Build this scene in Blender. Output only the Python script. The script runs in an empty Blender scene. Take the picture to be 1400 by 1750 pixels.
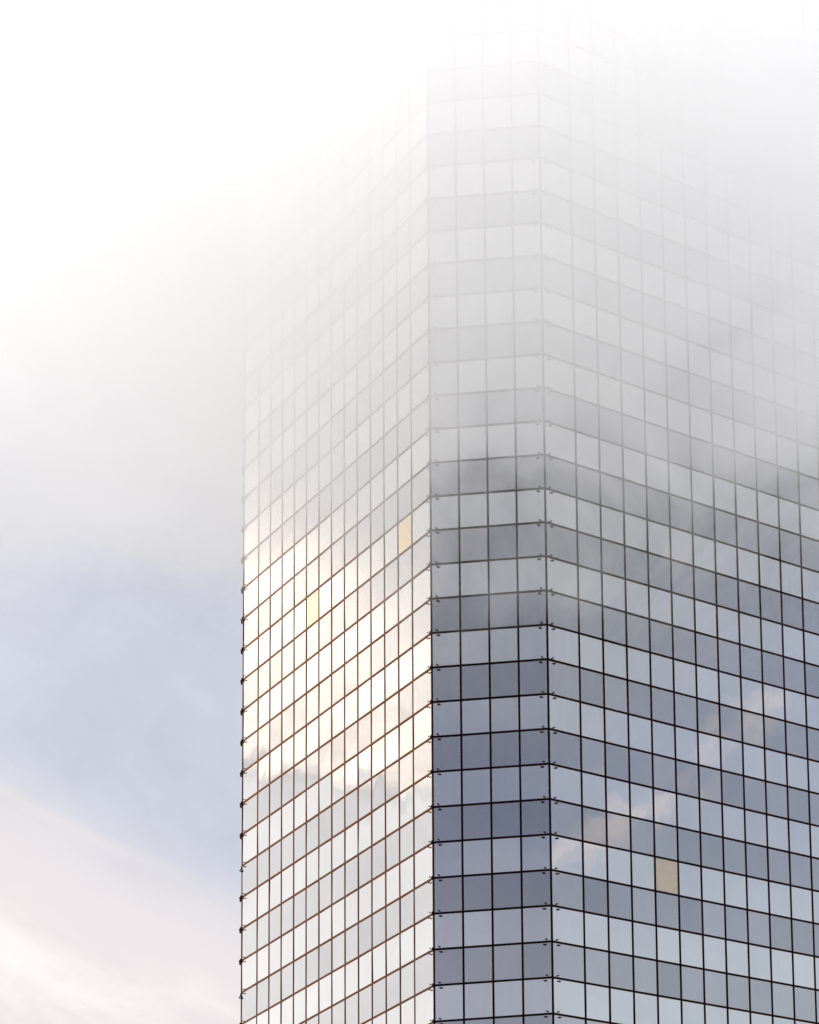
import bpy, math, random
from mathutils import Vector, Matrix

R = math.radians
random.seed(11)
scene = bpy.context.scene
col = scene.collection

# ------------------------------------------------------------------ helpers
class NT:
    """small helper for writing node trees"""
    def __init__(s, tree):
        s.t = tree; s.n = tree.nodes; s.l = tree.links; s.n.clear()
    def new(s, typ, **kw):
        n = s.n.new(typ)
        for k, v in kw.items(): setattr(n, k, v)
        return n
    def put(s, sock, v):
        if hasattr(v, 'is_output'): s.l.new(v, sock)
        elif isinstance(v, (tuple, list)) and sock.type == 'RGBA' and len(v) == 3: sock.default_value = (*v, 1)
        else: sock.default_value = v
    def m(s, op, a, b=0.0, c=0.0, clamp=False):
        n = s.new('ShaderNodeMath', operation=op, use_clamp=clamp)
        for i, v in enumerate((a, b, c)): s.put(n.inputs[i], v)
        return n.outputs[0]
    def ss(s, v, lo, hi, a=0.0, b=1.0):
        n = s.new('ShaderNodeMapRange', interpolation_type='SMOOTHSTEP')
        for i, x in enumerate((v, lo, hi, a, b)): s.put(n.inputs[i], x)
        return n.outputs[0]
    def lin(s, v, lo, hi, a=0.0, b=1.0):
        n = s.new('ShaderNodeMapRange')
        for i, x in enumerate((v, lo, hi, a, b)): s.put(n.inputs[i], x)
        return n.outputs[0]
    def vm(s, op, a, b=None, scale=None):
        n = s.new('ShaderNodeVectorMath', operation=op)
        s.put(n.inputs[0], a)
        if b is not None: s.put(n.inputs[1], b)
        if scale is not None: s.put(n.inputs['Scale'], scale)
        return n.outputs['Value'] if op in ('DOT_PRODUCT', 'LENGTH') else n.outputs[0]
    def mix(s, f, a, b, blend='MIX'):
        n = s.new('ShaderNodeMix', data_type='RGBA', blend_type=blend)
        s.put(n.inputs[0], f); s.put(n.inputs[6], a); s.put(n.inputs[7], b)
        return n.outputs[2]
    def noise(s, vec, scale, detail=4.0, rough=0.5, dist=0.0):
        n = s.new('ShaderNodeTexNoise')
        s.put(n.inputs['Vector'], vec)
        n.inputs['Scale'].default_value = scale; n.inputs['Detail'].default_value = detail
        n.inputs['Roughness'].default_value = rough; n.inputs['Distortion'].default_value = dist
        return n.outputs['Fac']
    def ramp(s, v, stops):
        n = s.new('ShaderNodeValToRGB')
        s.put(n.inputs[0], v)
        e = n.color_ramp.elements
        while len(e) < len(stops): e.new(0.5)
        for k, (p, c) in zip(e, stops):
            k.position = p; k.color = (c, c, c, 1) if not isinstance(c, tuple) else (*c, 1)
        return n.outputs[0]

def material(name):
    m = bpy.data.materials.new(name); m.use_nodes = True
    return m, NT(m.node_tree)

class MB:
    """collects faces and links them as one mesh object"""
    def __init__(s): s.v = []; s.f = []; s.seed = []; s.kind = []; s.tone = []
    def hexa(s, p, seed=0.0, mi=0):
        b = len(s.v); s.v += [tuple(q) for q in p]
        for q in ((0,3,2,1),(4,5,6,7),(0,1,5,4),(1,2,6,5),(2,3,7,6),(3,0,4,7)):
            s.f.append([b + i for i in q]); s.seed.append(seed); s.kind.append(mi)
    def box(s, o, u, n, z, du, dn, dz, seed=0.0, mi=0):
        """box centred on o with half sizes along u, n, z"""
        u, n, z = u * du, n * dn, z * dz
        s.hexa([o-u-n-z, o+u-n-z, o+u+n-z, o-u+n-z, o-u-n+z, o+u-n+z, o+u+n+z, o-u+n+z], seed, mi)
    def tube(s, a, b, r, k=8):
        d = (b - a).normalized()
        x = d.orthogonal().normalized(); y = d.cross(x)
        o = len(s.v)
        for p in (a, b):
            for i in range(k):
                t = 2 * math.pi * i / k
                s.v.append(tuple(p + x * (r * math.cos(t)) + y * (r * math.sin(t))))
        for i in range(k):
            j = (i + 1) % k
            s.f.append([o+i, o+j, o+k+j, o+k+i]); s.seed.append(0); s.kind.append(0)
        s.f.append([o+i for i in range(k)][::-1]); s.f.append([o+k+i for i in range(k)])
        s.seed += [0, 0]; s.kind += [0, 0]
    def ring(s, c, n, r, t, k=12):
        x = n.orthogonal().normalized(); y = n.cross(x)
        p = [c + x * (r*math.cos(2*math.pi*i/k)) + y * (r*math.sin(2*math.pi*i/k)) for i in range(k)]
        for i in range(k): s.tube(p[i], p[(i+1) % k], t, 5)
    def build(s, name, mats, parent=None, loc=(0, 0, 0)):
        me = bpy.data.meshes.new(name)
        L = Vector(loc)
        me.from_pydata([tuple(Vector(v) - L) for v in s.v], [], s.f)
        for m in (mats if isinstance(mats, (list, tuple)) else [mats]): me.materials.append(m)
        for p, k in zip(me.polygons, s.kind): p.material_index = k
        a = me.attributes.new('seed', 'FLOAT', 'FACE')
        a.data.foreach_set('value', s.seed)
        if s.tone:
            a = me.attributes.new('tone', 'FLOAT', 'FACE'); a.data.foreach_set('value', s.tone)
        me.update()
        o = bpy.data.objects.new(name, me); col.objects.link(o)
        o.location = loc
        if parent: o.parent = parent
        return o

# ------------------------------------------------------------------ camera
CAM_Z = 1.7
FPX, PITCH, ROLL, CX, CY = 4641.97, 0.1753, -0.0577, 2060.41, 2224.03   # pixels of a 1400 x 1750 picture
cp, sp, cr, sr = math.cos(PITCH), math.sin(PITCH), math.cos(ROLL), math.sin(ROLL)
fw = Vector((0, cp, sp)); r0 = Vector((1, 0, 0)); u0 = Vector((0, -sp, cp))
rt = r0 * cr + u0 * sr; up = -r0 * sr + u0 * cr
cam = bpy.data.cameras.new('camera'); cam_o = bpy.data.objects.new('camera', cam); col.objects.link(cam_o)
cam.sensor_fit = 'HORIZONTAL'; cam.sensor_width = 36.0
cam.lens = FPX * 36.0 / 1400
cam.shift_x = (700 - CX) / 1400; cam.shift_y = (CY - 875) / 1400
cam.clip_start = 0.5; cam.clip_end = 20000
M = Matrix((rt, up, -fw)).transposed().to_4x4()
M.translation = (0, 0, CAM_Z)
cam_o.matrix_world = M
scene.camera = cam_o

def project(p):
    d = p - Vector((0, 0, CAM_Z))
    k = FPX / d.dot(fw)
    return CX + k * d.dot(rt), CY - k * d.dot(up)

# ------------------------------------------------------------------ world
SUN_YAW, SUN_EL = -83.0, 33.0
def dirv(yaw, el):
    return (math.sin(R(yaw)) * math.cos(R(el)), math.cos(R(yaw)) * math.cos(R(el)), math.sin(R(el)))
W = bpy.data.worlds.new('World'); scene.world = W; W.use_nodes = True
t = NT(W.node_tree)
tc = t.new('ShaderNodeTexCoord').outputs['Generated']
d = t.vm('NORMALIZE', tc)
sky = t.new('ShaderNodeTexSky', sky_type='NISHITA', sun_disc=False)
sky.sun_elevation = R(SUN_EL); sky.sun_rotation = R(SUN_YAW)
sky.air_density = 1.0; sky.dust_density = 1.5
def cone(yaw, el, a0, a1):
    return t.ss(t.vm('DOT_PRODUCT', d, dirv(yaw, el)), math.cos(R(a1)), math.cos(R(a0)))
EXPO = 1.4
S = 10.0 / 2 ** EXPO
def C(r, g, b): return (r * S, g * S, b * S)
wr = t.vm('ADD', d, t.vm('SCALE', t.new('ShaderNodeTexNoise').outputs['Color'], scale=0.0))
n_big = t.noise(d, 5.0, 5.0, 0.55)
n_mid = t.noise(d, 16.0, 6.0, 0.55, 0.4)
n_fine = t.noise(d, 45.0, 6.0, 0.55, 0.5)
z = t.new('ShaderNodeSeparateXYZ'); t.put(z.inputs[0], d); dz = z.outputs[2]
c = t.mix(0.90, sky.outputs[0], C(0.61, 0.62, 0.70))                     # high thin veil
c = t.mix(cone(SUN_YAW, SUN_EL, 4, 60), c, C(0.95, 0.90, 0.88))            # brighter towards the sun
c = t.mix(cone(105, 22, 8, 40), c, t.mix(t.ss(dz, 0.29, 0.36), C(0.80, 0.87, 0.96), C(0.65, 0.715, 0.855)))
c = t.mix(cone(-161, 22, 8, 40), c, C(0.60, 0.635, 0.76))
c = t.mix(cone(-161, 24, 6, 12), c, t.mix(t.ss(dz, 0.29, 0.37), C(0.62, 0.645, 0.75), C(0.36, 0.41, 0.55)))   # darker cloud opposite
c = t.mix(1.0, c, t.lin(n_mid, 0.25, 0.75, 0.94, 1.06), 'MULTIPLY')
c = t.mix(1.0, c, t.lin(n_fine, 0.25, 0.75, 0.95, 1.05), 'MULTIPLY')
c = t.mix(t.m('MULTIPLY', t.ss(dz, 0.565, 0.73), 1.0), c, C(2.2, 2.22, 2.24))  # unseen bright sky overhead, added to light the low cloud from above
def band(n, tt):
    """coordinates across and along a streak of cloud, and noise drawn out along it"""
    s_, l_ = t.vm('DOT_PRODUCT', d, n), t.vm('DOT_PRODUCT', d, tt)
    cv = t.new('ShaderNodeCombineXYZ'); t.put(cv.inputs[0], t.m('MULTIPLY', s_, 34.0)); t.put(cv.inputs[1], t.m('MULTIPLY', l_, 15.0))
    return s_, l_, t.noise(cv.outputs[0], 1.0, 6.0, 0.6, 0.3)
# pinkish streak of cloud mirrored in the right face
s1, l1, ns1 = band((-0.4344, -0.4961, 0.7518), (0.0096, 0.8321, 0.5546))
ab = t.m('ABSOLUTE', t.m('ADD', s1, t.m('MULTIPLY', t.m('SUBTRACT', n_fine, 0.5), 0.022)))
stk = t.m('MULTIPLY', t.m('MULTIPLY', t.ss(ab, 0.0075, 0.0), t.ss(t.m('ABSOLUTE', l1), 0.068, 0.040)), t.ss(ns1, 0.36, 0.62))
c = t.mix(t.m('MULTIPLY', stk, 0.85), c, C(1.08, 1.0, 1.0))
# pale pink low cloud with a thin streak above it, in the sky left of the tower
s2, l2, ns2 = band((-0.4656, 0.1403, -0.8738), (0.8069, 0.4728, -0.354))
near = cone(-23, 18, 7, 20)
sw = t.m('ADD', s2, t.m('MULTIPLY', t.m('SUBTRACT', ns2, 0.5), 0.02))
low = t.m('MULTIPLY', t.ss(sw, -0.020, 0.020), near)
c = t.mix(t.m('MULTIPLY', low, 0.9), c, C(0.89, 0.825, 0.835))
puff = t.m('MULTIPLY', t.m('MULTIPLY', t.ss(ns2, 0.36, 0.70), t.ss(sw, 0.018, 0.055)), near)
c = t.mix(puff, c, C(1.05, 0.97, 0.95))
thin = t.m('MULTIPLY', t.m('MULTIPLY', t.ss(t.m('ABSOLUTE', t.m('ADD', s2, t.m('MULTIPLY', t.m('MULTIPLY', l2, l2), 2.0))), 0.0042, 0.0), t.ss(l2, 0.045, 0.0)), near)
c = t.mix(t.m('MULTIPLY', thin, 0.28), c, C(0.92, 0.86, 0.87))
# sunlit cloud mass around the sun, with a ragged lower edge
n_edge = t.noise(d, 24.0, 7.0, 0.56, 0.6)
edge = t.m('ADD', dz, t.m('MULTIPLY', t.m('SUBTRACT', n_edge, 0.5), 0.06))
bright = t.m('MULTIPLY', t.ss(edge, 0.357, 0.367), cone(-69, 27, 9, 24))
wisp = t.lin(t.noise(t.vm('MULTIPLY', d, (1.0, 1.0, 1.6)), 26.0, 8.0, 0.6, 1.2), 0.34, 0.50, 0.86, 1.04)
c = t.mix(bright, c, t.mix(1.0, t.mix(t.ss(dz, 0.375, 0.43), C(1.72, 1.55, 1.37), C(2.7, 2.3, 1.9)), wisp, 'MULTIPLY'))
under = t.m('MULTIPLY', t.ss(edge, 0.366, 0.350), cone(-69, 17, 9, 20))
c = t.mix(under, c, t.mix(1.0, C(1.27, 1.235, 1.21), t.lin(n_mid, 0.3, 0.7, 0.88, 1.08), 'MULTIPLY'))
bg = t.new('ShaderNodeBackground'); t.put(bg.inputs[0], c); bg.inputs[1].default_value = 0.1
t.l.new(bg.outputs[0], t.new('ShaderNodeOutputWorld').inputs[0])

sun = bpy.data.lights.new('sun', 'SUN'); sun.energy = 1.2; sun.angle = R(1.0); sun.color = (1.0, 0.90, 0.80)
sun_o = bpy.data.objects.new('sun', sun); col.objects.link(sun_o)
sun_o.rotation_euler = Vector(dirv(SUN_YAW, SUN_EL)).to_track_quat('Z', 'Y').to_euler()
sun_o.location = (-60, 40, 60)

# ------------------------------------------------------------------ materials
def glass(name, lo, hi, tint=None):
    """coated mirror glass: reflection rises towards grazing angles; each pane slightly its own tone and slightly bowed"""
    m, t = material(name)
    seed = t.new('ShaderNodeAttribute', attribute_name='seed').outputs['Fac']
    wn = t.new('ShaderNodeTexWhiteNoise', noise_dimensions='1D'); t.put(wn.inputs['W'], seed)
    lw = t.new('ShaderNodeLayerWeight'); lw.inputs['Blend'].default_value = 0.5
    fac = t.m('POWER', lw.outputs['Facing'], 2.0)
    tone = t.new('ShaderNodeAttribute', attribute_name='tone').outputs['Fac']
    base = t.mix(tone, lo, hi)
    hsv = t.new('ShaderNodeSeparateColor'); t.put(hsv.inputs[0], wn.outputs['Color'])
    base = t.mix(t.m('MULTIPLY', hsv.outputs[1], 0.10), base, (0.45, 0.42, 0.50))
    refl = t.mix(fac, base, tint or (1.0, 1.0, 1.0))
    pos = t.new('ShaderNodeNewGeometry').outputs['Position']
    off = t.vm('ADD', pos, t.vm('SCALE', wn.outputs['Color'], scale=40.0))
    bump = t.new('ShaderNodeBump'); bump.inputs['Strength'].default_value = 1.0
    bump.inputs['Distance'].default_value = 0.0026
    t.put(bump.inputs['Height'], t.noise(off, 0.7, 1.0, 0.4))
    g = t.new('ShaderNodeBsdfGlossy'); g.inputs['Roughness'].default_value = 0.012
    t.put(g.inputs['Color'], refl); t.put(g.inputs['Normal'], bump.outputs[0])
    df = t.new('ShaderNodeBsdfDiffuse'); df.inputs['Color'].default_value = (0.03, 0.032, 0.036, 1)
    # a little dust that scatters light, streaked downwards
    st = t.vm('MULTIPLY', pos, (3.0, 3.0, 0.35))
    dust = t.lin(t.noise(st, 1.0, 4.0, 0.6), 0.35, 0.8, 0.01, 0.05)
    mx = t.new('ShaderNodeMixShader'); t.put(mx.inputs[0], dust); t.l.new(g.outputs[0], mx.inputs[1]); t.l.new(df.outputs[0], mx.inputs[2])
    t.l.new(mx.outputs[0], t.new('ShaderNodeOutputMaterial').inputs[0])
    return m
glass_dark = glass('vision_glass', (0.27, 0.285, 0.31), (0.46, 0.46, 0.47))
glass_light = glass('spandrel_glass', (0.50, 0.515, 0.525), (0.63, 0.63, 0.63))
glass_yellow = glass('amber_film_glass', (0.72, 0.60, 0.38), (0.74, 0.62, 0.40), (0.97, 0.83, 0.58))

def solid(name, colr, rough, spec=0.5, spot=0.0, scale=6.0, tint=None, metal=0.0):
    m, t = material(name)
    p = t.new('ShaderNodeBsdfPrincipled')
    pos = t.new('ShaderNodeNewGeometry').outputs['Position']
    f = t.lin(t.noise(pos, scale, 5.0, 0.6), 0.3, 0.7, 0.0, 1.0)
    t.put(p.inputs['Base Color'], t.mix(f, colr, tuple(c * (1 - spot) for c in colr)))
    t.put(p.inputs['Roughness'], t.lin(f, 0, 1, rough * 0.9, min(1, rough * 1.15)))
    p.inputs['Specular IOR Level'].default_value = spec
    p.inputs['Metallic'].default_value = metal
    if tint: p.inputs['Specular Tint'].default_value = (*tint, 1)
    t.l.new(p.outputs[0], t.new('ShaderNodeOutputMaterial').inputs[0])
    return m
def bronze(name, gl, k):
    """dark anodised metal: nearly black face on, copper sheen towards grazing angles"""
    m, t = material(name)
    pos = t.new('ShaderNodeNewGeometry').outputs['Position']
    lw = t.new('ShaderNodeLayerWeight'); lw.inputs['Blend'].default_value = 0.5
    f = t.m('ADD', 0.005, t.m('MULTIPLY', t.m('POWER', lw.outputs['Facing'], 3.0), k))
    g = t.new('ShaderNodeBsdfGlossy'); g.inputs['Color'].default_value = (*gl, 1)
    t.put(g.inputs['Roughness'], t.lin(t.noise(pos, 3.0, 4.0, 0.6), 0.3, 0.7, 0.22, 0.34))
    df = t.new('ShaderNodeBsdfDiffuse'); df.inputs['Color'].default_value = (0.003, 0.003, 0.006, 1)
    mx = t.new('ShaderNodeMixShader'); t.put(mx.inputs[0], f); t.l.new(df.outputs[0], mx.inputs[1]); t.l.new(g.outputs[0], mx.inputs[2])
    t.l.new(mx.outputs[0], t.new('ShaderNodeOutputMaterial').inputs[0])
    return m
frame_m = bronze('dark_bronze_frame', (0.84, 0.38, 0.20), 0.72)
core_m = solid('dark_backing', (0.02, 0.02, 0.022), 0.9, 0.1, 0.3)
clip_m = bronze('dark_metal_fitting', (0.9, 0.42, 0.2), 0.8)
board_m = solid('beige_board', (0.58, 0.49, 0.40), 0.55, 0.4, 0.08, 1.2)
roof_m = solid('roof_membrane', (0.22, 0.22, 0.22), 0.9, 0.2, 0.3, 0.8)
ground_m = solid('pale_paving', (0.34, 0.335, 0.32), 0.9, 0.3, 0.25, 0.4)

# ------------------------------------------------------------------ tower plan (from the photograph's perspective)
H = 1.9
C1 = Vector((-38.1061, 132.3661)); Z0 = 68.5573 + CAM_Z
PH = -0.0361
def du(a): return Vector((math.cos(a), math.sin(a), 0))
def dn(a): return Vector((math.sin(a), -math.cos(a), 0))
WM, WL, EL, WR, ER = 1.5185, 1.6075, 2.1155, 1.4167, 1.8467
LM, LL, LR = 4 * WM, 2 * EL + 12 * WL, 2 * ER + 12 * WR
LT = 2 * EL + 8 * WL                       # left face of the upper tier is shorter
def rowz(r): return Z0 - H * r
TOP1, TOPROW, BOTROW = -19.45, -24, 36
def plan(ll):
    """corner points of the chamfered plan, walking left face, corner face, right face, ... ; C1 is index 1"""
    a = PH - math.pi / 4
    p = [Vector((C1.x, C1.y, 0)) - du(a) * ll]
    ang = []
    for k, L in enumerate((ll, LM, LR, LM, ll, LM, LR, LM)):
        ang.append(a); p.append(p[-1] + du(a) * L); a += math.pi / 4
    return p[:8], ang
P1, ANG = plan(LL)
P2, _ = plan(LT)
def offset(P, e):
    out = []
    for i in range(8):
        n0, n1 = dn(ANG[i-1]), dn(ANG[i])
        b = (n0 + n1).normalized()
        out.append(P[i] + b * (e / b.dot(n1)))
    return out
UZ = Vector((0, 0, 1))

tower = bpy.data.objects.new('skyscraper', None); col.objects.link(tower)
base = sum(P1, Vector()) / 8
tower.location = (base.x, base.y, 0)
tower['label'] = 'tall mirror glass office tower with a chamfered corner, its top fading into low cloud'
tower['category'] = 'skyscraper'
bpy.context.view_layer.update()
T0 = Vector(tower.location)

def prism(mb, P, z0, z1, cap=True):
    b = len(mb.v)
    for z in (z0, z1):
        for q in P: mb.v.append((q.x, q.y, z))
    for i in range(8):
        j = (i + 1) % 8
        mb.f.append([b+i, b+j, b+8+j, b+8+i]); mb.seed.append(0); mb.kind.append(0)
    if cap:
        mb.f.append([b+i for i in range(8)][::-1]); mb.f.append([b+8+i for i in range(8)])
        mb.seed += [0, 0]; mb.kind += [0, 0]
def finish(mb, name, mats, label=None, stuff=False):
    """link as a part of the tower, origin at the part's own centre"""
    vs = [Vector(v) for v in mb.v]
    lo = Vector([min(v[i] for v in vs) for i in range(3)]); hi = Vector([max(v[i] for v in vs) for i in range(3)])
    c = (lo + hi) / 2
    o = mb.build(name, mats, None, c)
    o.parent = tower; o.location = c - T0
    if label: o['label'] = label
    if stuff: o['kind'] = 'stuff'
    return o

# solid core behind the glass
mb = MB(); prism(mb, offset(P1, -0.10), 0.0, rowz(TOP1) - 0.9); finish(mb, 'core_wall', core_m)
mb = MB(); prism(mb, offset(P2, -0.10), rowz(TOP1) - 0.899, rowz(TOPROW) - 0.4); finish(mb, 'upper_core_wall', core_m)

# horizontal bars: one ring round the building per row
def hring(P, z, hh, e0, e1, name):
    A, B = offset(P, e0), offset(P, e1)
    mb = MB(); b = 0
    for zz in (z - hh, z + hh):
        for q in A: mb.v.append((q.x, q.y, zz))
        for q in B: mb.v.append((q.x, q.y, zz))
    for i in range(8):
        j = (i + 1) % 8
        for f in ([8+i, 8+j, 24+j, 24+i], [i, 16+i, 16+j, j], [16+i, 24+i, 24+j, 16+j], [i, j, 8+j, 8+i]):
            mb.f.append(f); mb.seed.append(0); mb.kind.append(0)
    return finish(mb, name, frame_m)
BAR = 0.053
for r in range(TOPROW, BOTROW + 1):
    hring(P1 if r > TOP1 else P2, rowz(r), BAR, -0.09, 0.024, 'transom')
hring(P1, rowz(TOP1), 0.07, -0.5, 0.08, 'parapet_coping')

# columns of each visible face: start index of plan corner, positions of the vertical bars
def cols_of(L, e, w, n): return [0.0] + [e + w * i for i in range(n - 1)] + [L]
FACES = {}
a = ANG[0]; FACES['left'] = (0, list(reversed([LL - x for x in cols_of(LL, EL, WL, 14)])))
FACES['corner'] = (1, [WM * i for i in range(5)])
FACES['right'] = (2, cols_of(LR, ER, WR, 14))
ztop1, ztop2 = rowz(TOP1), rowz(TOPROW)
zbot = rowz(BOTROW) 
for key, (k, cs) in FACES.items():
    u, n = du(ANG[k]), dn(ANG[k])
    for s in cs[1:-1]:
        top = ztop1 if (key == 'left' and s < LL - LT - 0.01) else ztop2
        mb = MB(); o = P1[k] + u * s - n * 0.045
        mb.box(o + UZ * ((top + 0.0) / 2), u, n, UZ, BAR * 0.96, 0.065, top / 2 - 0.02)
        finish(mb, 'mullion', frame_m)
def post(P, i, z0, z1):
    mb = MB(); A, B = offset(P, -0.09), offset(P, 0.03)
    n0, n1, u0_, u1_ = dn(ANG[i-1]), dn(ANG[i]), du(ANG[i-1]), du(ANG[i])
    w = 0.06
    q = [A[i] - u0_ * w, B[i] - u0_ * w, B[i], B[i] + u1_ * w, A[i] + u1_ * w, A[i]]
    b = len(mb.v)
    for z in (z0, z1):
        for p in q: mb.v.append((p.x, p.y, z))
    for x in range(6):
        y = (x + 1) % 6
        mb.f.append([x, y, 6+y, 6+x]); mb.seed.append(0); mb.kind.append(0)
    for f in ([0, 5, 2, 1], [5, 4, 3, 2], [6, 7, 8, 11], [11, 8, 9, 10]):
        mb.f.append(f); mb.seed.append(0); mb.kind.append(0)
    finish(mb, 'corner_post', frame_m)
post(P1, 0, 0.02, ztop1 - 0.02); post(P1, 1, 0.02, ztop2); post(P1, 2, 0.02, ztop2); post(P1, 3, 0.02, ztop2)
post(P2, 0, ztop1 - 0.5, ztop2)

# panes
panes = []
for key, (k, cs) in FACES.items():
    u, n = du(ANG[k]), dn(ANG[k])
    for r in range(TOPROW, BOTROW):
        for i in range(len(cs) - 1):
            z1, z0 = rowz(r), rowz(r + 1)
            if key == 'left' and cs[i] < LL - LT - 0.01:
                if r + 1 <= TOP1: continue
                if r < TOP1: z1 = ztop1
            o = P1[k] + u * ((cs[i] + cs[i+1]) / 2) + UZ * ((z0 + z1) / 2)
            pr = [project(P1[k] + u * s + UZ * zz) for s, zz in ((cs[i], z0), (cs[i+1], z0), (cs[i+1], z1), (cs[i], z1))]
            ar = 0.5 * abs(sum(pr[j][0] * pr[(j+1) % 4][1] - pr[(j+1) % 4][0] * pr[j][1] for j in range(4)))
            mx = sum(p[0] for p in pr) / 4; my = sum(p[1] for p in pr) / 4
            vis = max(0, min(1400, max(p[0] for p in pr)) - max(0, min(p[0] for p in pr))) * max(0, min(1750, max(p[1] for p in pr)) - max(0, min(p[1] for p in pr)))
            full = (max(p[0] for p in pr) - min(p[0] for p in pr)) * (max(p[1] for p in pr) - min(p[1] for p in pr))
            clear = 1.0 if my > 430 else 0.2                      # those deep in the cloud show least
            special = None
            if key == 'right' and r == 10 and i == 4: special = 'board'
            if key == 'left' and r == 0 and i in (14 - 2, 14 - 9): special = 'amber'
            panes.append(dict(o=o, u=u, n=n, hw=(cs[i+1]-cs[i])/2, hh=(z1-z0)/2, r=r, key=key, i=i, show=ar * vis / full * clear + (1e6 if special else 0), special=special))
rows = {r: 0.42 + 0.022 * max(0, r - 5) + random.uniform(-0.14, 0.14) for r in range(TOPROW, BOTROW)}
for p in panes: p['row_tone'] = rows[p['r']]
panes.sort(key=lambda p: -p['show'])
def pane(mb, p, mi):
    """one pane, 24 mm thick, never perfectly in plane with its neighbours"""
    ta, tb = random.gauss(0, 0.0028), random.gauss(0, 0.0028)
    u, n = p['u'], p['n']
    u2 = (u + n * ta).normalized(); z2 = (UZ + n * tb).normalized(); n2 = u2.cross(z2).normalized()
    mb.box(p['o'] + n * -0.012, u2, n2, z2, p['hw'] - 0.012, 0.012, p['hh'] - 0.012, random.random() * 100, mi)
    tone = max(0, min(1, p['row_tone'] + random.gauss(0, 0.17)))
    mb.tone += [tone] * 6
rest = MB()
for q, p in enumerate(panes):
    lightrow = p['r'] % 2 == 0
    if q < 100:
        mb = MB(); pane(mb, p, 0)
        if p['special'] == 'board': finish(mb, 'window_board', board_m, 'opaque beige panel in place of a mirror pane')
        elif p['special'] == 'amber': finish(mb, 'window_pane', glass_yellow, 'pale yellow window pane')
        else: finish(mb, 'window_pane', glass_light if lightrow else glass_dark)
    else:
        pane(rest, p, 1 if lightrow else 0)
finish(rest, 'window_pane', [glass_dark, glass_light], None, True)

# small metal fittings at the corners, one cluster at every row
def fitting(i, r, odd):
    mb = MB()
    z = UZ * rowz(r)
    b = (dn(ANG[i-1]) + dn(ANG[i])).normalized()
    if odd:
        mb.ring(P1[i] + b * 0.06 - UZ * 0.30 + z, b.cross(UZ), 0.055, 0.03)
        mb.tube(P1[i] + b * 0.03 + z - UZ * 0.03, P1[i] + b * 0.06 + z - UZ * 0.245, 0.02)
    else:
        mb.box(P1[i] + b * 0.06 + z, b.cross(UZ), b, UZ, 0.05, 0.03, 0.10)
    plate = finish(mb, 'corner_fitting', clip_m)
    for side, k in ((-1, i - 1), (1, i)):
        u, n = du(ANG[k]) * side, dn(ANG[k])
        for dzz, ln in ((0.13, 0.05), (-0.15, 0.085)):
            mb = MB()
            e = 0.05
            if i == 0 and side < 0:
                if odd: continue
                dzz, ln, e = dzz * 0.4, 0.08, 0.18                 # the far corner's fittings stand out in profile
            o = P1[i] + z + u * (0.26 + ln) + UZ * dzz
            mb.tube(o - n * 0.01, o + n * e, 0.018)
            mb.box(o + n * (e + 0.012) + u * (0.02 if dzz < 0 else -0.02), u, n, UZ, ln, 0.016 if e < 0.1 else 0.06, 0.022 if e < 0.1 else 0.065)
            c = o + n * 0.1
            st = mb.build('standoff', clip_m, None, c)
            st.parent = plate; st.location = c - (T0 + plate.location)
for i, (ra, rb) in ((1, (-10, 17)), (2, (-10, 17)), (0, (-14, 13))):
    for r in range(ra, rb): fitting(i, r, i == 0 and r in (7, 11))

# roofs
mb = MB(); prism(mb, offset(P1, -0.12), ztop1 - 0.89, ztop1 - 0.6); finish(mb, 'roof', roof_m)

# ------------------------------------------------------------------ ground
mb = MB(); g = 6000
mb.v += [(-g, -g, -0.004), (g, -g, -0.004), (g, g, -0.004), (-g, g, -0.004)]; mb.f.append([0, 1, 2, 3]); mb.seed.append(0); mb.kind.append(0)
ground = mb.build('ground', ground_m); ground['kind'] = 'structure'
ground['label'] = 'flat grey paved ground around the tower'; ground['category'] = 'ground'

# ------------------------------------------------------------------ low cloud that swallows the top of the tower
m, t = material('cloud_vapour')
pos = t.new('ShaderNodeNewGeometry').outputs['Position']
xyz = t.new('ShaderNodeSeparateXYZ'); t.put(xyz.inputs[0], pos)
# wisps drawn out along the wind
dy = t.m('SUBTRACT', xyz.outputs[1], 134.0)
q = t.new('ShaderNodeCombineXYZ')
t.put(q.inputs[0], t.m('ADD', xyz.outputs[0], t.m('MULTIPLY', dy, 0.25)))
t.put(q.inputs[1], t.m('MULTIPLY', dy, 0.12))
t.put(q.inputs[2], t.m('SUBTRACT', xyz.outputs[2], t.m('MULTIPLY', dy, 0.44)))
warp = t.noise(t.vm('ADD', q.outputs[0], (37.0, 9.0, 5.0)), 0.11, 6.0, 0.62, 0.8)
big = t.noise(pos, 0.035, 1.0, 0.5)
SL = 0.44
h = t.m('SUBTRACT', xyz.outputs[2], t.m('MULTIPLY', t.m('SUBTRACT', xyz.outputs[1], 134.0), SL))
h = t.m('ADD', h, t.m('ADD', t.m('MULTIPLY', t.m('SUBTRACT', warp, 0.5), 25.0), t.m('MULTIPLY', t.m('SUBTRACT', big, 0.5), 8.0)))
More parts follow.
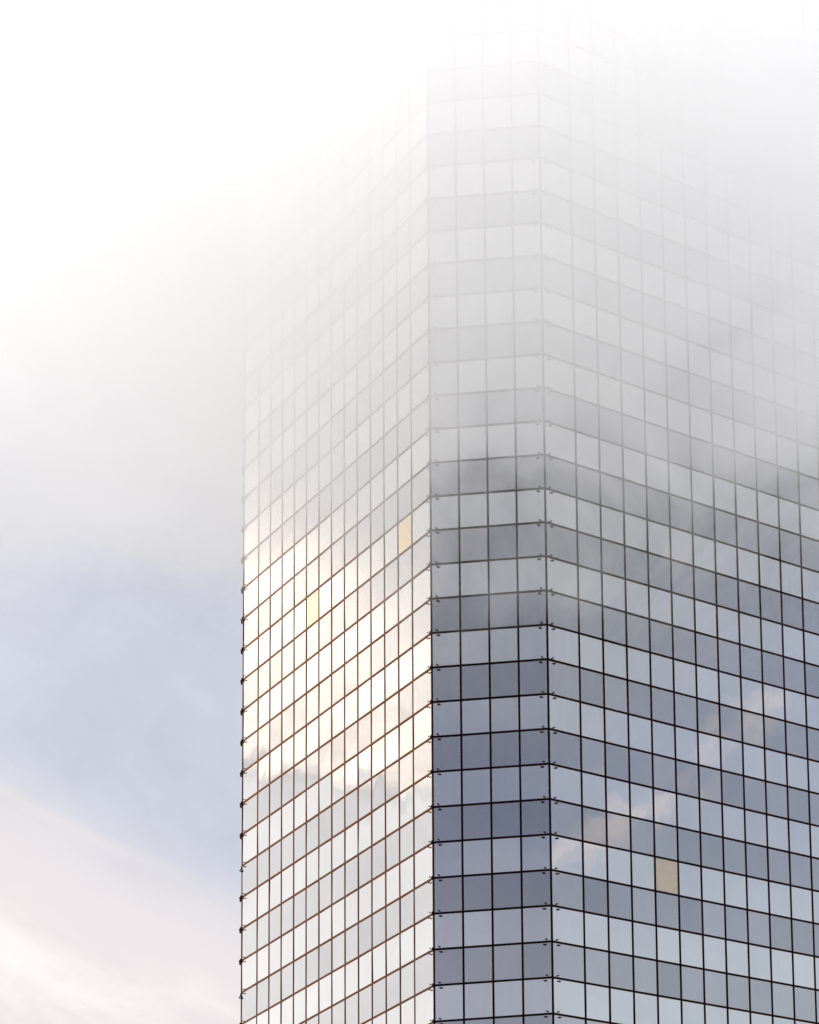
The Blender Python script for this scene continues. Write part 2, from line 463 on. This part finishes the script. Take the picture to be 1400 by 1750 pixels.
# the cloud thins out beyond and left of the tower
h = t.m('SUBTRACT', h, t.m('MULTIPLY', t.m('MULTIPLY', t.ss(xyz.outputs[1], 136.0, 158.0), t.ss(xyz.outputs[0], -42.0, -58.0)), 5.5))
h = t.m('SUBTRACT', h, t.m('MULTIPLY', t.ss(xyz.outputs[0], -50.0, -70.0), 3.0))
KM = 0.10; GAIN = 3.35
dens = t.ramp(t.lin(h, 60.0, 105.0), [((hh - 60) / 45, k / KM) for hh, k in ((60, 0), (62.5, .0), (65, .0014), (67.5, .0048), (71, .0120), (76, .0200), (81, .025), (85, .028), (89, .033), (105, .036))])
pv = t.new('ShaderNodeVolumePrincipled')
pv.inputs['Color'].default_value = (0.999, 0.999, 1.0, 1)
topf = t.ss(t.m('ADD', xyz.outputs[2], t.m('MULTIPLY', t.m('SUBTRACT', warp, 0.5), 10.0)), 104.0, 92.0)
# soft ends, so the bank has no hard side
ends = t.m('MULTIPLY', t.ss(xyz.outputs[0], -119.0, -100.0), t.ss(xyz.outputs[0], 0.0, -13.0))
ends = t.m('MULTIPLY', ends, t.m('MULTIPLY', t.ss(xyz.outputs[1], 113.2, 118.5), t.ss(xyz.outputs[1], 164.8, 156.0)))
t.put(pv.inputs['Density'], t.m('MULTIPLY', t.m('MULTIPLY', dens, t.m('MULTIPLY', ends, topf)), t.ss(xyz.outputs[0], -47.0, -60.0, KM * GAIN, KM * GAIN * 0.55)))
pv.inputs['Anisotropy'].default_value = 0.2
t.l.new(pv.outputs[0], t.new('ShaderNodeOutputMaterial').inputs['Volume'])
mb = MB()
mb.box(Vector((-59.5, 139, 78)), Vector((1, 0, 0)), Vector((0, 1, 0)), UZ, 60.5, 26, 28)
fog = mb.build('low_cloud', m); fog['kind'] = 'stuff'
fog['label'] = 'bank of pale low cloud hiding the upper storeys of the glass tower'; fog['category'] = 'cloud'

# ------------------------------------------------------------------ render settings
scene.view_settings.view_transform = 'Standard'; scene.view_settings.look = 'None'
scene.view_settings.gamma = 1.0; scene.view_settings.exposure = EXPO
cy = scene.cycles
cy.max_bounces = 22; cy.volume_bounces = 16; cy.glossy_bounces = 4; cy.diffuse_bounces = 3
cy.volume_step_rate = 0.5; cy.volume_max_steps = 256
cy.use_denoising = True
